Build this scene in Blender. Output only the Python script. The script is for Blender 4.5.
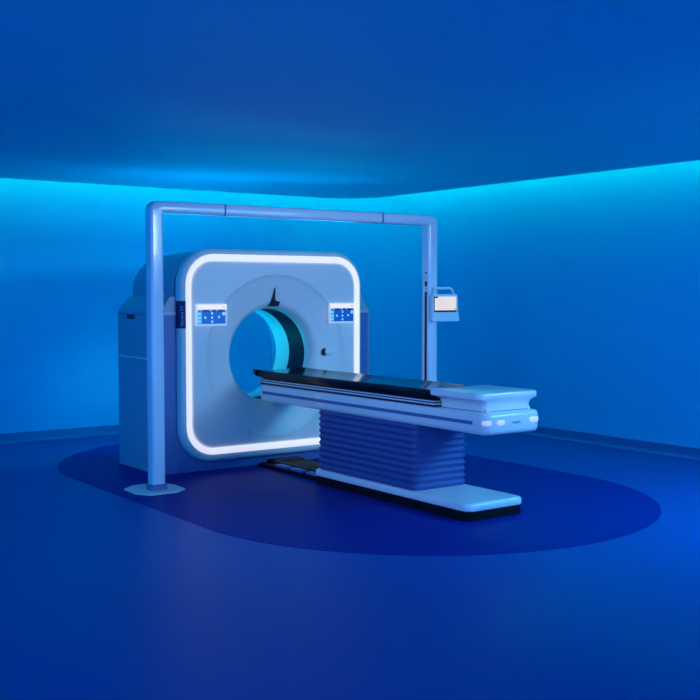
import bpy, bmesh, math
from mathutils import Vector, Matrix
PI = math.pi
C = bpy.context.scene.collection
scene = bpy.context.scene
for o in list(bpy.data.objects):
    bpy.data.objects.remove(o)

# ------------------------------------------------------------------ camera
YAW, PITCH = math.radians(54.272), math.radians(3.079)
cam = bpy.data.cameras.new('camera')
cam_o = bpy.data.objects.new('camera', cam)
C.objects.link(cam_o)
cam.sensor_width = 36.0
cam.lens = 1078.55 / 700 * 36.0
cam.clip_end = 100
cam_o.location = (0, 0, 1.6)
cam_o.rotation_euler = (PI / 2 - PITCH, 0, YAW - PI / 2)
scene.camera = cam_o

# ------------------------------------------------------------------ world, lights, exposure
w = bpy.data.worlds.new('World')
scene.world = w
w.use_nodes = True
bg = w.node_tree.nodes['Background']
bg.inputs[0].default_value = (0.0, 0.28, 1.0, 1)
bg.inputs[1].default_value = 2.4
scene.view_settings.view_transform = 'Standard'
scene.view_settings.look = 'None'
scene.view_settings.gamma = 1
scene.view_settings.use_curve_mapping = False
scene.view_settings.exposure = 0.0


def area(name, loc, target, sx, sy, col, power, spread=180):
    l = bpy.data.lights.new(name, 'AREA')
    l.shape = 'RECTANGLE'
    l.size, l.size_y = sx, sy
    l.color = col
    l.energy = power
    l.spread = math.radians(spread)
    o = bpy.data.objects.new(name, l)
    C.objects.link(o)
    o.location = loc
    o.rotation_euler = (Vector(target) - Vector(loc)).to_track_quat('-Z', 'Y').to_euler()
    return o


# added unseen area lights: soft key high front right, cooler side fill, blue floor wash
area('key_fill', (6.4, 0.6, 2.65), (5.1, 8.4, 2.15), 2.2, 1.0, (0.72, 0.90, 0.95), 9.0, 42)
area('side_fill', (0.6, 4.6, 2.5), (4.95, 6.4, 0.75), 1.4, 1.0, (0.42, 0.64, 1.0), 8.0, 58)
area('floor_fill', (7.4, 2.6, 2.6), (6.2, 5.2, 0.0), 1.9, 1.6, (0.13, 0.47, 1.0), 90, 95)
# lamps added out of sight behind the scanner to brighten wall, ceiling and bore
area('wall_fill', (4.9, 9.85, 0.25), (4.7, 11.35, 1.0), 1.3, 0.3, (0.0, 0.60, 1.0), 5.0, 165)
area('ceiling_fill', (5.0, 9.80, 1.20), (5.6, 9.4, 2.75), 1.2, 0.2, (0.0, 0.38, 1.0), 16, 170)
area('ceiling_graze_fill', (5.7, 9.74, 1.90), (5.2, 8.1, 2.75), 2.4, 0.12, (0.0, 0.44, 1.0), 8, 160)
area('bore_fill', (4.98, 9.80, 0.52), (5.70, 9.05, 1.12), 0.22, 0.22, (0.0, 0.85, 0.85), 0.7, 60)


# ------------------------------------------------------------------ materials
def mat(name, col, rough=0.4, metal=0.0, coat=0.0, spec=0.5, bump=None, noise=None, emit=None, estr=0.0):
    m = bpy.data.materials.new(name)
    m.use_nodes = True
    nt = m.node_tree
    p = nt.nodes['Principled BSDF']
    p.inputs['Base Color'].default_value = (*col, 1)
    p.inputs['Roughness'].default_value = rough
    p.inputs['Metallic'].default_value = metal
    p.inputs['Coat Weight'].default_value = coat
    p.inputs['Specular IOR Level'].default_value = spec
    if emit:
        p.inputs['Emission Color'].default_value = (*emit, 1)
        p.inputs['Emission Strength'].default_value = estr
    tc = nt.nodes.new('ShaderNodeTexCoord')
    if noise:
        sc, amt = noise
        n = nt.nodes.new('ShaderNodeTexNoise')
        n.inputs['Scale'].default_value = sc
        n.inputs['Detail'].default_value = 6
        nt.links.new(tc.outputs['Object'], n.inputs['Vector'])
        mx = nt.nodes.new('ShaderNodeMixRGB')
        mx.inputs[1].default_value = (*[c * (1 - amt) for c in col], 1)
        mx.inputs[2].default_value = (*[min(1, c * (1 + amt)) for c in col], 1)
        nt.links.new(n.outputs['Fac'], mx.inputs[0])
        nt.links.new(mx.outputs[0], p.inputs['Base Color'])
    if bump:
        sc, st = bump
        n = nt.nodes.new('ShaderNodeTexNoise')
        n.inputs['Scale'].default_value = sc
        n.inputs['Detail'].default_value = 4
        nt.links.new(tc.outputs['Object'], n.inputs['Vector'])
        b = nt.nodes.new('ShaderNodeBump')
        b.inputs['Strength'].default_value = st
        b.inputs['Distance'].default_value = 0.01
        nt.links.new(n.outputs['Fac'], b.inputs['Height'])
        nt.links.new(b.outputs[0], p.inputs['Normal'])
    return m


M = {}
M['wall'] = mat('blue_wall_paint', (0.004, 0.50, 0.82), 0.75, spec=0.2, bump=(60, 0.03))
M['ceiling'] = mat('blue_ceiling_paint', (0.004, 0.86, 0.88), 0.62, spec=0.35)
M['floor'] = mat('blue_linoleum', (0.004, 0.086, 0.37), 0.42, spec=0.2, bump=(7, 0.10), noise=(3, 0.06))
M['inlay'] = mat('navy_linoleum', (0.001, 0.022, 0.25), 0.5, spec=0.07, bump=(7, 0.08))
M['skirt'] = mat('blue_skirting', (0.004, 0.16, 0.42), 0.5)
M['white'] = mat('white_plastic', (0.88, 0.85, 0.77), 0.40, spec=0.4)
M['satin'] = mat('white_satin_plastic', (0.88, 0.83, 0.80), 0.30, spec=0.5, coat=0.6)
M['gloss'] = mat('white_lacquer', (0.86, 0.88, 0.90), 0.16, spec=0.6, coat=0.4)
M['grey'] = mat('pale_grey_plastic', (0.50, 0.55, 0.62), 0.4)
M['base'] = mat('blue_grey_shaded_base', (0.075, 0.18, 0.42), 0.45)  # blue-grey taken darker than the housing, with the shade low on the front put in
M['collar'] = mat('grey_blue_collar', (0.16, 0.22, 0.36), 0.4)
M['hood'] = mat('grey_housing', (0.36, 0.42, 0.52), 0.45)
M['dark'] = mat('dark_slot', (0.01, 0.015, 0.05), 0.5)
M['seam'] = mat('blue_grey_seam', (0.10, 0.18, 0.34), 0.5)
M['black'] = mat('black_carbon', (0.003, 0.004, 0.010), 0.16, spec=0.25)
M['plinth'] = mat('black_plinth', (0.005, 0.006, 0.010), 0.6, spec=0.12)
M['navyglass'] = mat('navy_ring', (0.003, 0.003, 0.035), 0.5, spec=0.12)
M['bellows'] = mat('grey_blue_bellows', (0.032, 0.078, 0.27), 0.55)
M['badge'] = mat('navy_badge', (0.01, 0.01, 0.10), 0.4)
M['badgetext'] = mat('pale_lettering', (0.45, 0.5, 0.8), 0.5)
M['logo'] = mat('silver_lettering', (0.98, 0.98, 0.98), 0.4)
M['led'] = mat('light_strip', (0.5, 0.5, 0.5), 0.5, emit=(0.92, 0.92, 1.0), estr=0.76)
M['cove'] = mat('cove_light', (0.5, 0.9, 0.9), 0.5, emit=(0.0, 1.0, 0.66), estr=14.3)
M['silver'] = mat('glowing_button', (0.92, 0.88, 0.88), 0.3, emit=(0.80, 0.70, 0.74), estr=0.36)  # emission put into the buttons so they read as self-lit
M['scr_white'] = mat('screen_header', (0.1, 0.1, 0.1), 0.4, emit=(0.88, 0.88, 1.0), estr=0.9)
M['scr_blue'] = mat('screen_blue', (0.0, 0.01, 0.05), 0.3, emit=(0.0, 0.09, 0.52), estr=1.0)
M['scr_navy'] = mat('screen_navy', (0.0, 0.01, 0.03), 0.3, emit=(0.0, 0.02, 0.22), estr=1.0)
M['scr_teal'] = mat('screen_teal', (0.0, 0.05, 0.1), 0.3, emit=(0.02, 0.38, 0.70), estr=1.0)
M['scr_icon'] = mat('screen_icon', (0.1, 0.1, 0.1), 0.3, emit=(0.30, 0.60, 0.95), estr=1.0)
M['scr_page'] = mat('screen_page', (0.1, 0.1, 0.1), 0.3, emit=(0.86, 0.78, 0.76), estr=0.9)
M['scr_line'] = mat('screen_line', (0.1, 0.1, 0.1), 0.3, emit=(0.70, 0.46, 0.42), estr=0.9)
M['scr_black'] = mat('screen_black', (0.003, 0.003, 0.003), 0.3)
M['bezel'] = mat('white_glow_bezel', (0.9, 0.92, 0.94), 0.3, emit=(0.75, 0.85, 1.0), estr=0.25)  # small emission put into the plastic frame to brighten it
M['pad'] = mat('blue_pad', (0.06, 0.16, 0.45), 0.5)
M['tray'] = mat('dark_tray', (0.035, 0.028, 0.03), 0.6, spec=0.15)


# ------------------------------------------------------------------ helpers
def obj(name, bm, m, parent=None, smooth=35, label=None):
    me = bpy.data.meshes.new(name)
    bmesh.ops.remove_doubles(bm, verts=bm.verts, dist=1e-6)
    bmesh.ops.recalc_face_normals(bm, faces=bm.faces)
    bm.to_mesh(me)
    bm.free()
    for x in (m if isinstance(m, (list, tuple)) else [m]):
        me.materials.append(x)
    o = bpy.data.objects.new(name, me)
    C.objects.link(o)
    if smooth:
        for p in me.polygons:
            p.use_smooth = True
        me.set_sharp_from_angle(angle=math.radians(smooth))
    if parent:
        o.parent = parent
        inv = Vector((0, 0, 0))
        q = parent
        while q:
            inv += q.location
            q = q.parent
        me.transform(Matrix.Translation(-inv))
    if label:
        o['label'] = label
    return o


def thing(name, label, cat, loc):
    o = bpy.data.objects.new(name, None)
    C.objects.link(o)
    o.location = loc
    o.empty_display_size = 0.1
    o['label'] = label
    o['category'] = cat
    return o


def struct(name, bm, m, **k):
    o = obj(name, bm, m, **k)
    o['kind'] = 'structure'
    return o


def box(bm, x0, x1, y0, y1, z0, z1, bev=0.0, seg=3, mi=0):
    r = bmesh.ops.create_cube(bm, size=1.0)
    vs = r['verts']
    for v in vs:
        v.co = ((x0 + x1) / 2 + v.co.x * (x1 - x0), (y0 + y1) / 2 + v.co.y * (y1 - y0), (z0 + z1) / 2 + v.co.z * (z1 - z0))
    fs = set(f for v in vs for f in v.link_faces)
    for f in fs:
        f.material_index = mi
    if bev > 0:
        es = list(set(e for v in vs for e in v.link_edges))
        r = bmesh.ops.bevel(bm, geom=es, offset=bev, segments=seg, affect='EDGES', profile=0.5)
        for f in r['faces']:
            f.material_index = mi
    return bm


def B(*a, **k):
    return box(bmesh.new(), *a, **k)


def loft(bm, rings, closed=True, cap0=False, cap1=False, loop=False, mi=0):
    vr = [[bm.verts.new(p) for p in r] for r in rings]
    n = len(vr[0])
    pairs = list(zip(vr[:-1], vr[1:]))
    if loop:
        pairs.append((vr[-1], vr[0]))
    for a, b in pairs:
        for i in range(n if closed else n - 1):
            j = (i + 1) % n
            f = bm.faces.new((a[i], a[j], b[j], b[i]))
            f.material_index = mi
    if cap0:
        bm.faces.new(list(reversed(vr[0]))).material_index = mi
    if cap1:
        bm.faces.new(vr[-1]).material_index = mi
    return bm


def rrect(hx, hy, r, n=8):
    """rounded rectangle outline around the origin, counter-clockwise"""
    r = max(1e-4, min(r, hx - 1e-4, hy - 1e-4))
    pts = []
    for cx, cy, a0 in ((hx - r, hy - r, 0), (-hx + r, hy - r, PI / 2), (-hx + r, -hy + r, PI), (hx - r, -hy + r, 1.5 * PI)):
        for k in range(n + 1):
            a = a0 + PI / 2 * k / n
            pts.append((cx + r * math.cos(a), cy + r * math.sin(a)))
    return pts


def plan(cx, cy, hx, hy, r, z, n=8):
    return [(cx + x, cy + y, z) for x, y in rrect(hx, hy, r, n)]


def tube(bm, pts, rad, n=12, caps=True, flat=1.0):
    """round bar swept along a polyline"""
    pts = [Vector(p) for p in pts]
    rings = []
    up0 = None
    for i, p in enumerate(pts):
        d = (pts[min(i + 1, len(pts) - 1)] - pts[max(i - 1, 0)]).normalized()
        if up0 is None:
            up0 = Vector((0, 1, 0)) if abs(d.y) < 0.9 else Vector((0, 0, 1))
        s = d.cross(up0).normalized()
        u = s.cross(d).normalized()
        rings.append([p + s * rad * math.cos(2 * PI * k / n) + u * rad * flat * math.sin(2 * PI * k / n) for k in range(n)])
    return loft(bm, rings, cap0=caps, cap1=caps)


def text(name, body, size, m, parent, origin, xdir, zdir, ext=0.0008, bold=False):
    cu = bpy.data.curves.new(name, 'FONT')
    cu.body = body
    cu.size = size
    cu.extrude = ext
    cu.align_x = 'CENTER'
    cu.align_y = 'CENTER'
    if bold:
        cu.offset = size * 0.02
    t = bpy.data.objects.new(name + '_tmp', cu)
    C.objects.link(t)
    bpy.context.view_layer.update()
    me = bpy.data.meshes.new_from_object(t.evaluated_get(bpy.context.evaluated_depsgraph_get()))
    bpy.data.objects.remove(t)
    bm = bmesh.new()
    bm.from_mesh(me)
    bpy.data.meshes.remove(me)
    X = Vector(xdir).normalized()
    Z = Vector(zdir).normalized()
    N = X.cross(Z)
    mm = Matrix((X, Z, N)).transposed().to_4x4()
    mm.translation = Vector(origin)
    bmesh.ops.transform(bm, matrix=mm, verts=bm.verts)
    for v in bm.verts:
        pass
    return obj(name, bm, m, parent, smooth=0)


# ------------------------------------------------------------------ room
X0, Y0, XW, YW = -5.0, -2.5, 8.70, 11.35       # far walls at x = XW and y = YW
RC = 1.3                                        # radius of the coved corner
ZC = 2.75                                       # underside of the hung ceiling
ZS = 3.03                                       # slab above it
XE, YE = 8.02, 10.97                            # edge of the hung ceiling


def corner(r, x, y, n=20):
    return [(x - r + r * math.sin(a), y - r + r * math.cos(a)) for a in [PI / 2 * k / n for k in range(n + 1)]]


bm = bmesh.new()
vs = [bm.verts.new(p) for p in ((X0, Y0, 0), (XW + .2, Y0, 0), (XW + .2, YW + .2, 0), (X0, YW + .2, 0))]
bm.faces.new(vs)
r = bmesh.ops.extrude_face_region(bm, geom=bm.faces[:])
bmesh.ops.translate(bm, vec=(0, 0, -0.1), verts=[v for v in r['geom'] if isinstance(v, bmesh.types.BMVert)])
struct('floor', bm, M['floor'], smooth=0)

# oval inlay of darker linoleum
bm = bmesh.new()
R_IN, CX_IN, YA, YB = 1.83, 5.265, 6.44, 8.88
out = [(CX_IN + R_IN * math.cos(a), YB + R_IN * math.sin(a)) for a in [PI * k / 64 for k in range(65)]]
out += [(CX_IN + R_IN * math.cos(a), YA + R_IN * math.sin(a)) for a in [PI + PI * k / 64 for k in range(65)]]
loft(bm, [[(x, y, 0.0) for x, y in out], [(x, y, 0.0025) for x, y in out]], cap0=True, cap1=True)
struct('trim_1', bm, M['inlay'], smooth=0, label='dark navy oval inlay in the blue floor')

bm = bmesh.new()
box(bm, X0, XW - RC, YW, YW + 0.15, 0, ZS)
struct('wall_left', bm, M['wall'], smooth=0)
path = corner(RC, XW, YW) + [(XW, Y0)]
outer = corner(RC, XW, YW)
outer = [(x + 0.15 * math.sin(PI / 2 * k / 20), y + 0.15 * math.cos(PI / 2 * k / 20)) for k, (x, y) in enumerate(outer)] + [(XW + .15, Y0)]
bm = bmesh.new()
loft(bm, [[(x, y, 0), (x, y, ZS), (ox, oy, ZS), (ox, oy, 0)] for (x, y), (ox, oy) in zip(path, outer)], cap0=True, cap1=True)
struct('wall_right', bm, M['wall'])


# coved skirting: upright band that curves out into the floor
def skirt(name, pts, normals):
    prof = [(0.0, 0.105), (0.012, 0.105), (0.013, 0.03)] + [(0.013 + 0.028 * (1 - math.cos(a)), 0.03 - 0.028 * math.sin(a)) for a in (0.4, 0.8, 1.2, PI / 2)] + [(0.06, 0.0005), (0.0, 0.0005)]
    bm = bmesh.new()
    loft(bm, [[(x + nx * d, y + ny * d, z) for d, z in prof] for (x, y), (nx, ny) in zip(pts, normals)], cap0=True, cap1=True)
    return struct(name, bm, M['skirt'], smooth=50)


skirt('baseboard_left', [(X0, YW), (XW - RC, YW)], [(0, -1), (0, -1)])
skirt('baseboard_right', path, [(-math.sin(PI / 2 * k / 20), -math.cos(PI / 2 * k / 20)) for k in range(21)] + [(-1, 0)])

# hung ceiling with its rounded corner, slab above, light strip under the slab close to the wall
bm = bmesh.new()
RE = 0.55
cp = [(X0, Y0), (X0, YE)] + corner(RE, XE, YE) + [(XE, Y0)]
loft(bm, [[(x, y, ZC) for x, y in cp], [(x, y, ZC + 0.07) for x, y in cp]], cap0=True, cap1=True)
struct('ceiling', bm, M['ceiling'], smooth=0)
struct('trim_2', B(X0, XW + .15, Y0, YW + .15, ZS, ZS + 0.1), M['ceiling'], smooth=0)
bm = bmesh.new()
sp = [(X0, YW)] + corner(RC, XW, YW) + [(XW, Y0)]
sn = [(0, -1)] + [(-math.sin(PI / 2 * k / 20), -math.cos(PI / 2 * k / 20)) for k in range(21)] + [(-1, 0)]
loft(bm, [[(x + nx * d, y + ny * d, z) for d, z in ((.235, ZS), (.235, ZS - .03), (.265, ZS - .03), (.265, ZS))] for (x, y), (nx, ny) in zip(sp, sn)], cap0=True, cap1=True)
struct('trim_3', bm, M['cove'], smooth=0, label='cyan light strip hidden in the ceiling cove')

# ------------------------------------------------------------------ scanner
GX, GZ = 5.255, 1.018          # bore axis
YF = 8.449                     # front face of the cover
NR = 192


def sd_rr(x, z, hx, hz, r):
    qx, qz = abs(x) - hx + r, abs(z) - hz + r
    return math.hypot(max(qx, 0), max(qz, 0)) + min(max(qx, qz), 0) - r


def ring_rr(hx, z0, z1, r, y):
    """rounded rectangle seen from the bore axis, NR points at even angles"""
    hz, cz = (z1 - z0) / 2, (z0 + z1) / 2
    out = []
    for k in range(NR):
        a = 2 * PI * k / NR
        dx, dz = math.cos(a), math.sin(a)
        lo, hi = 0.0, 3.0
        for _ in range(40):
            mid = (lo + hi) / 2
            if sd_rr(dx * mid, GZ + dz * mid - cz, hx, hz, r) > 0:
                hi = mid
            else:
                lo = mid
        out.append((GX + dx * lo, y, GZ + dz * lo))
    return out


def ring_c(r, y, dz=0.0):
    return [(GX + r * math.cos(2 * PI * k / NR), y, GZ + dz + r * math.sin(2 * PI * k / NR)) for k in range(NR)]


ct = thing('ct_scanner', 'large white scanner ring with glowing white rounded square light and round bore', 'medical scanner', (GX, 9.0, 0))

# front cover: rim, flat face, dished funnel down to the bore
HX, Z0, Z1, RR = 0.980, 0.085, 1.984, 0.32
LX, LZ0, LZ1, LR = 0.940, 0.153, 1.936, 0.275
bm = bmesh.new()
rings = [ring_rr(HX - .03, Z0 + .03, Z1 - .03, RR - .03, 8.575), ring_rr(HX, Z0, Z1, RR, 8.555)]
for k in range(6):
    t = k / 5 * PI / 2
    ins = 0.05 * (1 - math.cos(t))
    rings.append(ring_rr(HX - ins, Z0 + ins, Z1 - ins, RR - ins, 8.52 - 0.066 * math.sin(t)))
rings.append(ring_rr(LX, LZ0, LZ1, LR, YF + .002))
rings.append(ring_rr(LX - .005, LZ0 + .005, LZ1 - .005, LR, YF + .010))
rings.append(ring_rr(LX - .062, LZ0 + .062, LZ1 - .062, LR - .06, YF + .010))
rings.append(ring_rr(LX - .068, LZ0 + .068, LZ1 - .068, LR - .065, YF + .003))
rings.append(ring_rr(LX - .085, LZ0 + .085, LZ1 - .085, LR - .08, YF))
rings.append(ring_c(0.742, YF))
rings.append(ring_c(0.736, YF + .006))
for t in (0.2, 0.4, 0.6, 0.8, 1.0):
    rings.append(ring_c(0.736 + (0.505 - 0.736) * t, YF + .006 + 0.062 * t))
for k in range(1, 8):
    a = PI / 2 * k / 7
    rings.append(ring_c(0.505 - 0.080 * math.sin(a), YF + .068 + 0.132 * (1 - math.cos(a))))
loft(bm, rings)
obj('front_cover', bm, M['white'], ct, smooth=40)

# light strip, a half-round tube standing slightly proud
bm = bmesh.new()
rings = []
for k in range(9):
    t = k / 8
    ins = 0.004 + 0.056 * t
    rings.append(ring_rr(LX - ins, LZ0 + ins, LZ1 - ins, LR - ins, YF + .008 - 0.030 * math.sin(PI * t) ** 0.6))
loft(bm, rings)
obj('light_strip', bm, M['led'], ct, label='glowing white rounded square light strip')

# bore: dark ring, then pale liner flaring to the back
bm = bmesh.new()
loft(bm, [ring_c(0.425, YF + .20), ring_c(0.425, YF + .47)])
obj('bore_ring', bm, M['navyglass'], ct, label='dark navy ring inside the bore')
bm = bmesh.new()
loft(bm, [ring_c(0.425, YF + .47), ring_c(0.425, YF + .70), ring_c(0.429, YF + .72), ring_c(0.44, YF + .735), ring_c(0.62, YF + .82), ring_c(0.635, YF + 1.04)])
obj('bore_liner', bm, M['white'], ct, label='pale liner flaring at the back of the bore')

# rear housing
bm = bmesh.new()
rings = [ring_rr(0.985, 0.02, 1.965, 0.31, 8.57)]
for y, ins in ((8.75, 0.0), (9.0, 0.002), (9.3, 0.006), (9.42, 0.012), (9.50, 0.03), (9.56, 0.06), (9.60, 0.10), (9.62, 0.16)):
    rings.append(ring_rr(0.985 - ins, 0.02 + ins * .3, 1.968 - ins - (y - 8.57) * 0.02, 0.31 - ins * .3, y))
rings += [ring_c(0.65, 9.62), ring_c(0.635, YF + 1.04)]
loft(bm, rings)
obj('rear_housing', bm, M['hood'], ct, smooth=50)

# plinth below the cover
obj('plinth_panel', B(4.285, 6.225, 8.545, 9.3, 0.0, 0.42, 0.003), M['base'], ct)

# side cabinets
for s, lab in ((-1, 'grey side cabinet behind the left post'), (1, 'grey side cabinet on the far right side')):
    bm = bmesh.new()
    prof = [(0.86, 0.0), (1.155, 0.0), (1.155, 1.415), (1.147, 1.432), (1.04, 1.555), (1.02, 1.562), (0.86, 1.562)]

    def sec(y, ins):
        return [(GX + s * (x - (ins if x > 1.1 else 0)), y, z) for x, z in prof]
    loft(bm, [sec(8.549, 0.05), sec(8.556, 0.028), sec(8.575, 0.010), sec(8.61, 0.0), sec(9.39, 0.0), sec(9.41, 0.012)], cap0=True, cap1=True)
    cab = obj('side_cabinet', bm, M['hood'], ct, smooth=30, label=lab)
    xs = GX + s * 1.155
    a, b = sorted((xs - s * .004, xs + s * .003))
    obj('seam_strip', B(a, b, 8.62, 9.39, 1.000, 1.018, 0.001, 1), M['white'], cab)
    obj('lid_seam', B(min(xs - s * .004, xs + s * .0012), max(xs - s * .004, xs + s * .0012), 8.62, 9.39, 1.396, 1.402), M['seam'], cab)
    obj('latch_slot', B(min(xs - s * .004, xs + s * .002), max(xs - s * .004, xs + s * .002), 9.02, 9.19, 1.356, 1.396, 0.001, 1), M['dark'], cab)
    bm = bmesh.new()
    for k in range(3):
        box(bm, a, b, 8.72, 9.32, 0.10 + k * .045, 0.112 + k * .045, 0.001, 1)
    obj('vent_slats', bm, M['hood'], cab)
    x0, x1 = sorted((GX + s * 0.9702, GX + s * 1.108))
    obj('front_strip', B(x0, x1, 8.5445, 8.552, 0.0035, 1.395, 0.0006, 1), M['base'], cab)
    obj('front_cap', B(x0, x1, 8.541, 8.552, 1.401, 1.425, 0.002, 2), M['grey'], cab)


# touch screens on the cover
def touch_panel(x0, x1, z0, z1, lab):
    yb = YF + .004
    t = obj('touch_screen', B(x0, x1, YF - .022, yb, z0, z1, 0.006, 3), M['bezel'], ct, label=lab)
    W, H = x1 - x0, z1 - z0
    bm = bmesh.new()
    yf = YF - .0225

    def q(u0, u1, v0, v1, mi, k=1):
        box(bm, x0 + W * u0, x0 + W * u1, yf - .0006 * k, yf + .002, z0 + H * v0, z0 + H * v1, mi=mi)
    q(.02, .98, .74, .97, 0)
    q(.06, .94, .10, .74, 1)
    q(.06, .94, .64, .73, 2, 2)
    q(.06, .18, .11, .63, 3, 2)
    for v in (.18, .34, .52):
        q(.08, .14, v, v + .08, 4, 3)
    for u, v in ((.26, .33), (.48, .15), (.48, .33), (.48, .52), (.70, .35)):
        q(u, u + .055, v, v + .10, 4, 2)
    q(.84, .93, .48, .62, 4, 2)
    for u, l in ((.08, .13), (.42, .10), (.63, .06), (.88, .03)):
        q(u, u + l, .68, .71, 4, 3)
    q(.84, .91, .83, .88, 5, 2)
    obj('display', bm, [M['scr_white'], M['scr_blue'], M['scr_navy'], M['scr_teal'], M['scr_icon'], M['scr_line']], t, smooth=0)


touch_panel(4.408, 4.717, 1.300, 1.496, 'touch screen at the left of the bore')
touch_panel(5.822, 6.118, 1.300, 1.496, 'touch screen at the right of the bore')

# badge wrapped on the left rim with upright lettering
bm = bmesh.new()
pr = [(HX + .003, 8.55), (HX + .003, 8.52)]
for k in range(1, 7):
    t = k / 6 * PI / 2
    pr.append((HX + .003 - 0.05 * (1 - math.cos(t)), 8.52 - 0.0675 * math.sin(t)))
pr.append((LX + .004, YF + .0005))
rg = [[(GX - x, y, z) for x, y in pr] for z in (1.283, 1.522)]
loft(bm, rg, closed=False)
badge = obj('name_badge', bm, M['badge'], ct, label='navy badge with upright pale lettering')
# lettering follows the slope of the rim
text('lettering', 'Rembra RT', 0.037, M['badgetext'], badge, (GX - HX + .0155, 8.4605, 1.395), (0, 0, 1), (-0.85, 0.53, 0))
text('logo_lettering', 'PHILIPS', 0.040, M['logo'], ct, (5.222, YF - .001, 1.822), (1, 0, 0), (0, 0, 1))

# camera on the funnel above the bore: teardrop fairing and black lens
bm = bmesh.new()
rings = []
for i in range(9):
    t = i / 8
    z = 1.50 + 0.22 * t
    hw = 0.060 * math.sin(PI * min(1, t * .9 + .12)) ** .8
    yb = YF + .006 + 0.062 * (0.736 - (z - GZ)) / 0.231 + .004
    rings.append([(5.297 + hw * math.cos(a), yb - .012 * math.sin(a) * math.sin(PI * min(1, t * .9 + .1)), z) for a in [PI * k / 12 for k in range(13)]])
loft(bm, rings, closed=False)
fair = obj('camera_fairing', bm, M['white'], ct, smooth=60)
bm = bmesh.new()
prof = [(5.212, 1.468), (5.296, 1.468), (5.308, 1.490), (5.316, 1.512), (5.282, 1.514), (5.264, 1.530), (5.256, 1.565), (5.252, 1.600), (5.246, 1.640), (5.240, 1.600), (5.236, 1.560), (5.226, 1.520), (5.214, 1.490)]
yq = lambda z: YF + .006 + 0.062 * min(1, (0.736 - (z - GZ)) / 0.231)
loft(bm, [[(x, yq(z) - .018, z) for x, z in prof], [(x, yq(z) + .06, z) for x, z in prof]], cap0=True, cap1=True)
obj('camera_lens', bm, M['scr_black'], ct, label='small black camera hooked above the bore')

# round control knob at the right of the bore
bm = bmesh.new()
rings = []
for rr, y in ((0.0, YF + .026), (.020, YF + .0262), (.028, YF + .028), (.032, YF + .034), (.032, YF + .07)):
    rings.append([(5.862 + 1.7 * rr * math.cos(2 * PI * k / 28), y, 1.028 + rr * math.sin(2 * PI * k / 28)) for k in range(28)])
loft(bm, rings, cap1=True)
obj('control_knob', bm, M['white'], ct, smooth=50)
bm = bmesh.new()
arc = [PI / 2 + PI * k / 14 for k in range(15)]
po = [(5.812 + .030 * math.cos(a), 1.028 + .036 * math.sin(a)) for a in arc] + [(5.815 + .014 * math.cos(a), 1.028 + .030 * math.sin(a)) for a in reversed(arc)]
loft(bm, [[(x, YF + .030, z) for x, z in po], [(x, YF + .06, z) for x, z in po]], cap0=True, cap1=True)
obj('knob_recess', bm, M['scr_black'], ct, smooth=0, label='black crescent recess beside the knob')

# panel joints low on the cover
obj('panel_seam', B(5.04, 5.62, YF + .038, YF + .06, 0.401, 0.408), M['satin'], ct)
for x in (4.95, 5.66):
    obj('panel_seam', B(x - .0015, x + .0015, YF - .001, YF + .004, 0.245, 0.36), M['grey'], ct)
bm = bmesh.new()
bmesh.ops.create_uvsphere(bm, u_segments=10, v_segments=6, radius=0.009, matrix=Matrix.Translation((4.68, 8.466, 0.108)))
obj('screw_cap', bm, M['dark'], ct)

# ------------------------------------------------------------------ patient table
TX = 5.26
tb = thing('patient_table', 'long patient table with black top on blue bellows, running into the scanner bore', 'patient table', (TX, 6.9, 0))

BY0, BY1 = 5.53, 7.46
bcy, bhy = (BY0 + BY1) / 2, (BY1 - BY0) / 2
bm = bmesh.new()
loft(bm, [plan(TX, bcy, .272, bhy - .008, .06, 0.0026), plan(TX, bcy, .272, bhy - .008, .06, 0.074)], cap0=True, cap1=True)
obj('plinth', bm, M['plinth'], tb)
bm = bmesh.new()
loft(bm, [plan(TX, bcy, .274, bhy - .004, .065, .072), plan(TX, bcy, .28, bhy, .07, .078), plan(TX, bcy, .28, bhy, .07, .108), plan(TX, bcy, .276, bhy - .004, .066, .118), plan(TX, bcy, .266, bhy - .014, .056, .125), plan(TX, bcy, .250, bhy - .03, .04, .127)], cap0=True, cap1=True)
obj('base_plate', bm, M['satin'], tb)

# folded bellows
bm = bmesh.new()
rings = []
NF = 10
bz0, bz1 = 0.126, 0.622
for i in range(NF * 8 + 1):
    t = i / 8
    z = bz0 + (bz1 - bz0) * t / NF
    ph = t % 1.0
    ins = 0.014 * (abs(math.cos(PI * ph)) ** 1.5)
    rings.append(plan(TX + .006, 6.785, .266 - ins, .655 - ins, .065 - ins, z, 6))
loft(bm, rings, cap0=True, cap1=True)
obj('bellows', bm, M['bellows'], tb, smooth=70)

# frame
FY0, FY1 = 5.375, 8.385
fcy, fhy = (FY0 + FY1) / 2, (FY1 - FY0) / 2
FX, FR = TX + .012, .075
bm = bmesh.new()
loft(bm, [plan(FX, fcy, .228, fhy - .045, .035, .616), plan(FX, fcy, .250, fhy - .02, .055, .620), plan(FX, fcy, .264, fhy - .006, .069, .632), plan(FX, fcy, .269, fhy, FR, .650), plan(FX, fcy, .270, fhy, FR, .70), plan(FX, fcy, .270, fhy, FR, .742), plan(FX, fcy, .266, fhy - .004, FR - .004, .758), plan(FX, fcy, .257, fhy - .014, FR - .012, .768), plan(FX, fcy, .240, fhy - .03, FR - .025, .772)], cap0=True, cap1=True)
frame = obj('table_frame', bm, M['satin'], tb, smooth=50)
for s in (-1, 1):
    x = FX + s * .270
    obj('side_slot', B(min(x - s * .004, x + s * .0012), max(x - s * .004, x + s * .0012), 5.51, 8.30, .686, .712, .001, 1), M['seam'], frame, label='dark slot along the side of the frame')


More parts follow.
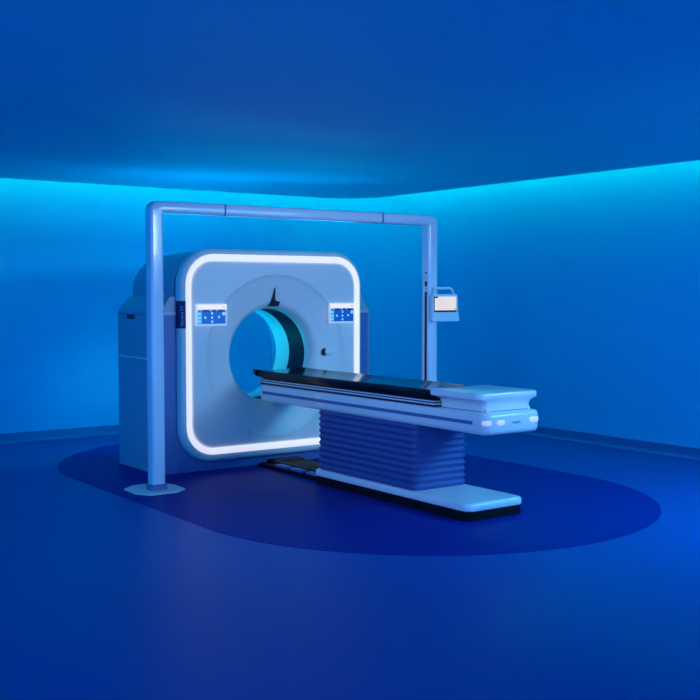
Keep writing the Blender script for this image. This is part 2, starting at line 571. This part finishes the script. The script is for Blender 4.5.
# silver buttons wrapped round the corners of the near end, and lettering between
def end_outline(u):
    """point and outward normal on the near-end outline; u = metres from the middle, to the right"""
    half = .270 - FR
    if abs(u) <= half:
        return FX + u, FY0, 0.0, -1.0
    a = (abs(u) - half) / FR
    sx = 1 if u > 0 else -1
    return FX + sx * (half + FR * math.sin(a)), FY0 + FR - FR * math.cos(a), sx * math.sin(a), -math.cos(a)


def end_button(u0, u1, zc, hz):
    bm = bmesh.new()
    rings = []
    n = 14
    for k in range(n + 1):
        t = k / n
        u = u0 + (u1 - u0) * t
        x, y, nx, ny = end_outline(u)
        e = min(u - u0, u1 - u)
        h = hz * math.sqrt(max(0.02, 1 - max(0, 1 - e / hz) ** 2))
        rings.append([(x + nx * d, y + ny * d, zc + z) for d, z in ((-.004, -h), (.001, -h), (.004, -h * .7), (.004, h * .7), (.001, h), (-.004, h))])
    loft(bm, rings, cap0=True, cap1=True)
    obj('end_button', bm, M['silver'], frame, smooth=60, label='silver rounded button on the near end')


end_button(-.170, -.092, .703, .018)
end_button(-.285, -.215, .703, .018)
end_button(.140, .255, .706, .020)
text('logo_lettering', 'PHILIPS', 0.024, M['seam'], frame, (5.290, FY0 - .0008, .696), (1, 0, 0), (0, 0, 1))

# runner rails between frame and black top
for z0, z1, hx, m, nm in ((.770, .788, .244, 'dark', 'rail_gap'), (.788, .798, .256, 'satin', 'rail'), (.798, .808, .246, 'dark', 'rail_gap'), (.808, .816, .258, 'satin', 'rail'), (.816, .822, .246, 'dark', 'rail_gap')):
    obj(nm, B(TX - hx, TX + hx, 5.915, 8.36, z0, z1, .001, 1), M[m], tb)

# black carbon top, thin at the tip, slightly dished
bm = bmesh.new()
rings = []
for y, zt, zb, hx in ((5.90, .893, .822, .262), (7.95, .893, .822, .262), (8.06, .893, .802, .262), (8.22, .894, .802, .262), (8.30, .895, .826, .262), (8.40, .898, .832, .260), (8.46, .899, .842, .256), (8.485, .898, .848, .248), (8.495, .893, .854, .240)):
    d = .016
    pts = []
    for k in range(13):
        u = -1 + 2 * k / 12
        pts.append((TX + u * hx * .97, y, zt - d * (1 - u * u)))
    pts += [(TX + hx, y, zt - .012), (TX + hx, y, (zt + zb) / 2), (TX + hx * .97, y, zb + .006), (TX + hx * .90, y, zb), (TX - hx * .90, y, zb), (TX - hx * .97, y, zb + .006), (TX - hx, y, (zt + zb) / 2), (TX - hx, y, zt - .012)]
    rings.append(pts)
loft(bm, rings, cap0=True, cap1=True)
obj('table_top', bm, M['black'], tb, smooth=40, label='long black carbon table top')

# flared end housing
bm = bmesh.new()
hx0, hcy = FX + .008, 5.705
rings = [plan(hx0, hcy - .02, .226, .235, .04, .768), plan(hx0, hcy - .02, .226, .235, .04, .806), plan(hx0, hcy - .018, .229, .239, .042, .822), plan(hx0, hcy - .014, .240, .250, .045, .838), plan(hx0, hcy - .006, .262, .266, .05, .850), plan(hx0, hcy, .281, .275, .055, .856), plan(hx0, hcy, .288, .281, .06, .863), plan(hx0, hcy, .289, .282, .06, .890), plan(hx0, hcy, .285, .278, .057, .899), plan(hx0, hcy, .272, .266, .045, .903)]
loft(bm, rings, cap0=True, cap1=True)
hs = obj('end_housing', bm, M['satin'], tb, smooth=40, label='white flared housing on the near end')
bm = bmesh.new()
loft(bm, [plan(hx0, hcy - .02, .2275, .2365, .041, z) for z in (.7722, .7765)], cap0=True, cap1=True)
obj('housing_shadow_line', bm, M['seam'], hs)  # thin dark band put in for the shadow line between housing and frame
for a in (-.195, .195):
    obj('clip', B(hx0 + a - .012, hx0 + a + .012, hcy - .02 - .243, hcy - .02 - .228, .771, .795, .003, 2), M['satin'], hs)

# ------------------------------------------------------------------ cable tray with pads at the foot of the table
tray = thing('floor_tray', 'low dark tray with blue pads on the floor between table base and scanner', 'floor tray', (5.24, 8.0, 0))
bm = bmesh.new()
box(bm, 5.06, 5.50, 7.475, 8.47, 0.003, 0.035, .006, 2)
obj('tray_base', bm, M['plinth'], tray)
bm = bmesh.new()
box(bm, 5.14, 5.20, 7.475, 8.46, 0.034, 0.062, .006, 2)
box(bm, 5.14, 5.48, 8.34, 8.46, 0.034, 0.062, .006, 2)
obj('tray_rim', bm, M['tray'], tray)
for y in (7.60, 7.86, 8.10):
    obj('foot_pad', B(5.066, 5.135, y - .10, y + .10, 0.032, 0.056, .010, 3), M['pad'], tray, label='blue pad')
obj('tray_lid', B(5.22, 5.48, 7.49, 8.33, 0.034, 0.050, .005, 2), M['plinth'], tray)

# ------------------------------------------------------------------ laser arch
AY = 7.90
AXL, AXR = 3.765, 6.615
ZT = 2.322
ar = thing('laser_arch', 'tall white arch frame standing in front of the scanner', 'arch frame', ((AXL + AXR) / 2, AY, 0))


HW, HB = .057, .048            # half width of a post, half height of the beam


def arch_section(hx, hy, r):
    return rrect(hx, hy, r, 5)


def elbow(s, x):
    """rounded corner block turning the post into the beam"""
    bm = bmesh.new()
    rings = []
    zc = ZT - 2 * HB
    for kx, kz in ((1, 0), (1, .26), (.98, .42), (.90, .64), (.77, .77), (.64, .90), (.42, .98), (.26, 1), (0, 1)):
        sec = []
        for px, py in arch_section(HW, HW, .024):
            d = (HW + px) / (2 * HW)
            sec.append((x - s * HW + s * 2 * HW * d * kx, AY + py, zc + 2 * HB * d * kz))
        rings.append(sec)
    loft(bm, rings)
    return bm


for x, s, lab in ((AXL, -1, 'left post of the arch'), (AXR, 1, 'right post of the arch')):
    bm = bmesh.new()
    loft(bm, [[(x + px, AY + py, z) for px, py in arch_section(HW, HW, .024)] for z in (.020, ZT - 2 * HB)], cap0=True)
    p = obj('post', bm, M['gloss'], ar, smooth=35, label=lab)
    obj('elbow', elbow(s, x), M['gloss'], p, smooth=35)
    # flat many-sided floor plate and collar
    bm = bmesh.new()
    oc = [(-.205, .175), (-.21, -.06), (-.13, -.178), (.10, -.178), (.205, -.10), (.215, .10), (.18, .20), (.02, .285), (-.08, .28)]
    loft(bm, [[(x + a, AY + b, z) for a, b in oc] for z in (.0026, .014)], cap0=True, cap1=True)
    obj('floor_plate', bm, M['white'], ar, smooth=0)
    bm = bmesh.new()
    loft(bm, [[(x + a, AY + b, z) for a, b in rrect(h, h, .02, 4)] for z, h in ((.014, .069), (.058, .069), (.063, .062))], cap0=True, cap1=True)
    obj('collar', bm, M['collar'], ar)
bm = bmesh.new()
loft(bm, [[(x, AY + py, ZT - HB + pz) for py, pz in arch_section(HW, HB, .024)] for x in (AXL + HW, AXR - HW)])
beam = obj('beam', bm, M['gloss'], ar, smooth=35)
for x in (4.379, 6.014):
    bm = bmesh.new()
    loft(bm, [[(xx, AY + py, ZT - HB + pz) for py, pz in arch_section(HW + .0012, HB + .0012, .025)] for xx in (x - .008, x + .008)], cap0=True, cap1=True)
    obj('joint', bm, M['seam'], beam, label='dark joint in the beam')
# slots and ports on the inner face of both posts
for x, s in ((AXL, 1), (AXR, -1)):
    xi = x + s * HW
    x0, x1 = (xi - .004, xi + .0015) if s > 0 else (xi - .0015, xi + .004)
    obj('slot', B(x0, x1, AY - .030, AY + .004, .72, 1.60, .001, 1), M['dark'], ar, label='long dark slot on the inner face of a post')
    obj('port', B(x0, x1, AY - .030, AY + .004, 1.655, 1.700, .001, 1), M['dark'], ar)
    obj('port', B(x0, x1, AY - .028, AY + .002, 1.775, 1.788, .001, 1), M['dark'], ar)

# ------------------------------------------------------------------ tablet held on the right post
tab = thing('control_tablet', 'small control tablet with a carrying handle, mounted on the right post of the arch', 'tablet', (6.76, 7.80, 1.33))
TY = 7.80
bm = bmesh.new()
rings = []
for z, x0, x1, y0 in ((1.322, 6.566, 6.890, TY - .014), (1.330, 6.557, 6.899, TY - .016), (1.36, 6.557, 6.897, TY - .016), (1.41, 6.562, 6.890, TY - .006), (1.568, 6.566, 6.884, TY - .004), (1.580, 6.572, 6.878, TY - .002)):
    rings.append([(x0 + .008, y0, z), (x1 - .008, y0, z), (x1, y0 + .008, z), (x1, TY + .026, z), (x0, TY + .026, z), (x0, y0 + .008, z)])
loft(bm, rings, cap0=True, cap1=True)
obj('tablet_body', bm, M['gloss'], tab, smooth=30)
bm = bmesh.new()
hp = [(6.600, 1.572), (6.600, 1.615)] + [(6.620 - .02 * math.cos(a), 1.615 + .02 * math.sin(a)) for a in (.4, .8, 1.2, PI / 2)]
hp += [(6.78, 1.635)] + [(6.785 + .050 * math.sin(a), 1.585 + .050 * math.cos(a)) for a in (.2, .6, 1.0, 1.4)] + [(6.836, 1.578), (6.838, 1.572)]
tube(bm, [(x, TY + .012, z) for x, z in hp], .013, 10)
obj('handle', bm, M['gloss'], tab, smooth=60)
bm = bmesh.new()
yf = TY - .008


def tq(x0, x1, z0, z1, mi, k=1):
    box(bm, x0, x1, yf - .0006 * k, TY + .004, z0, z1, mi=mi)


tq(6.582, 6.860, 1.410, 1.556, 1)
tq(6.588, 6.858, 1.426, 1.556, 0, 2)
tq(6.582, 6.628, 1.543, 1.556, 1, 3)
for k in range(6):
    tq(6.615 + .002 * k, 6.790 - .012 * k, 1.442 + k * .017, 1.4445 + k * .017, 2, 3)
tq(6.826, 6.850, 1.440, 1.444, 1, 3)
obj('display', bm, [M['scr_page'], M['scr_black'], M['scr_line']], tab, smooth=0, label='bright white page on the tablet screen')
bm = bmesh.new()
box(bm, 6.595, 6.635, TY + .025, AY - HW, 1.42, 1.50, .002, 1)
obj('bracket', bm, M['grey'], tab)
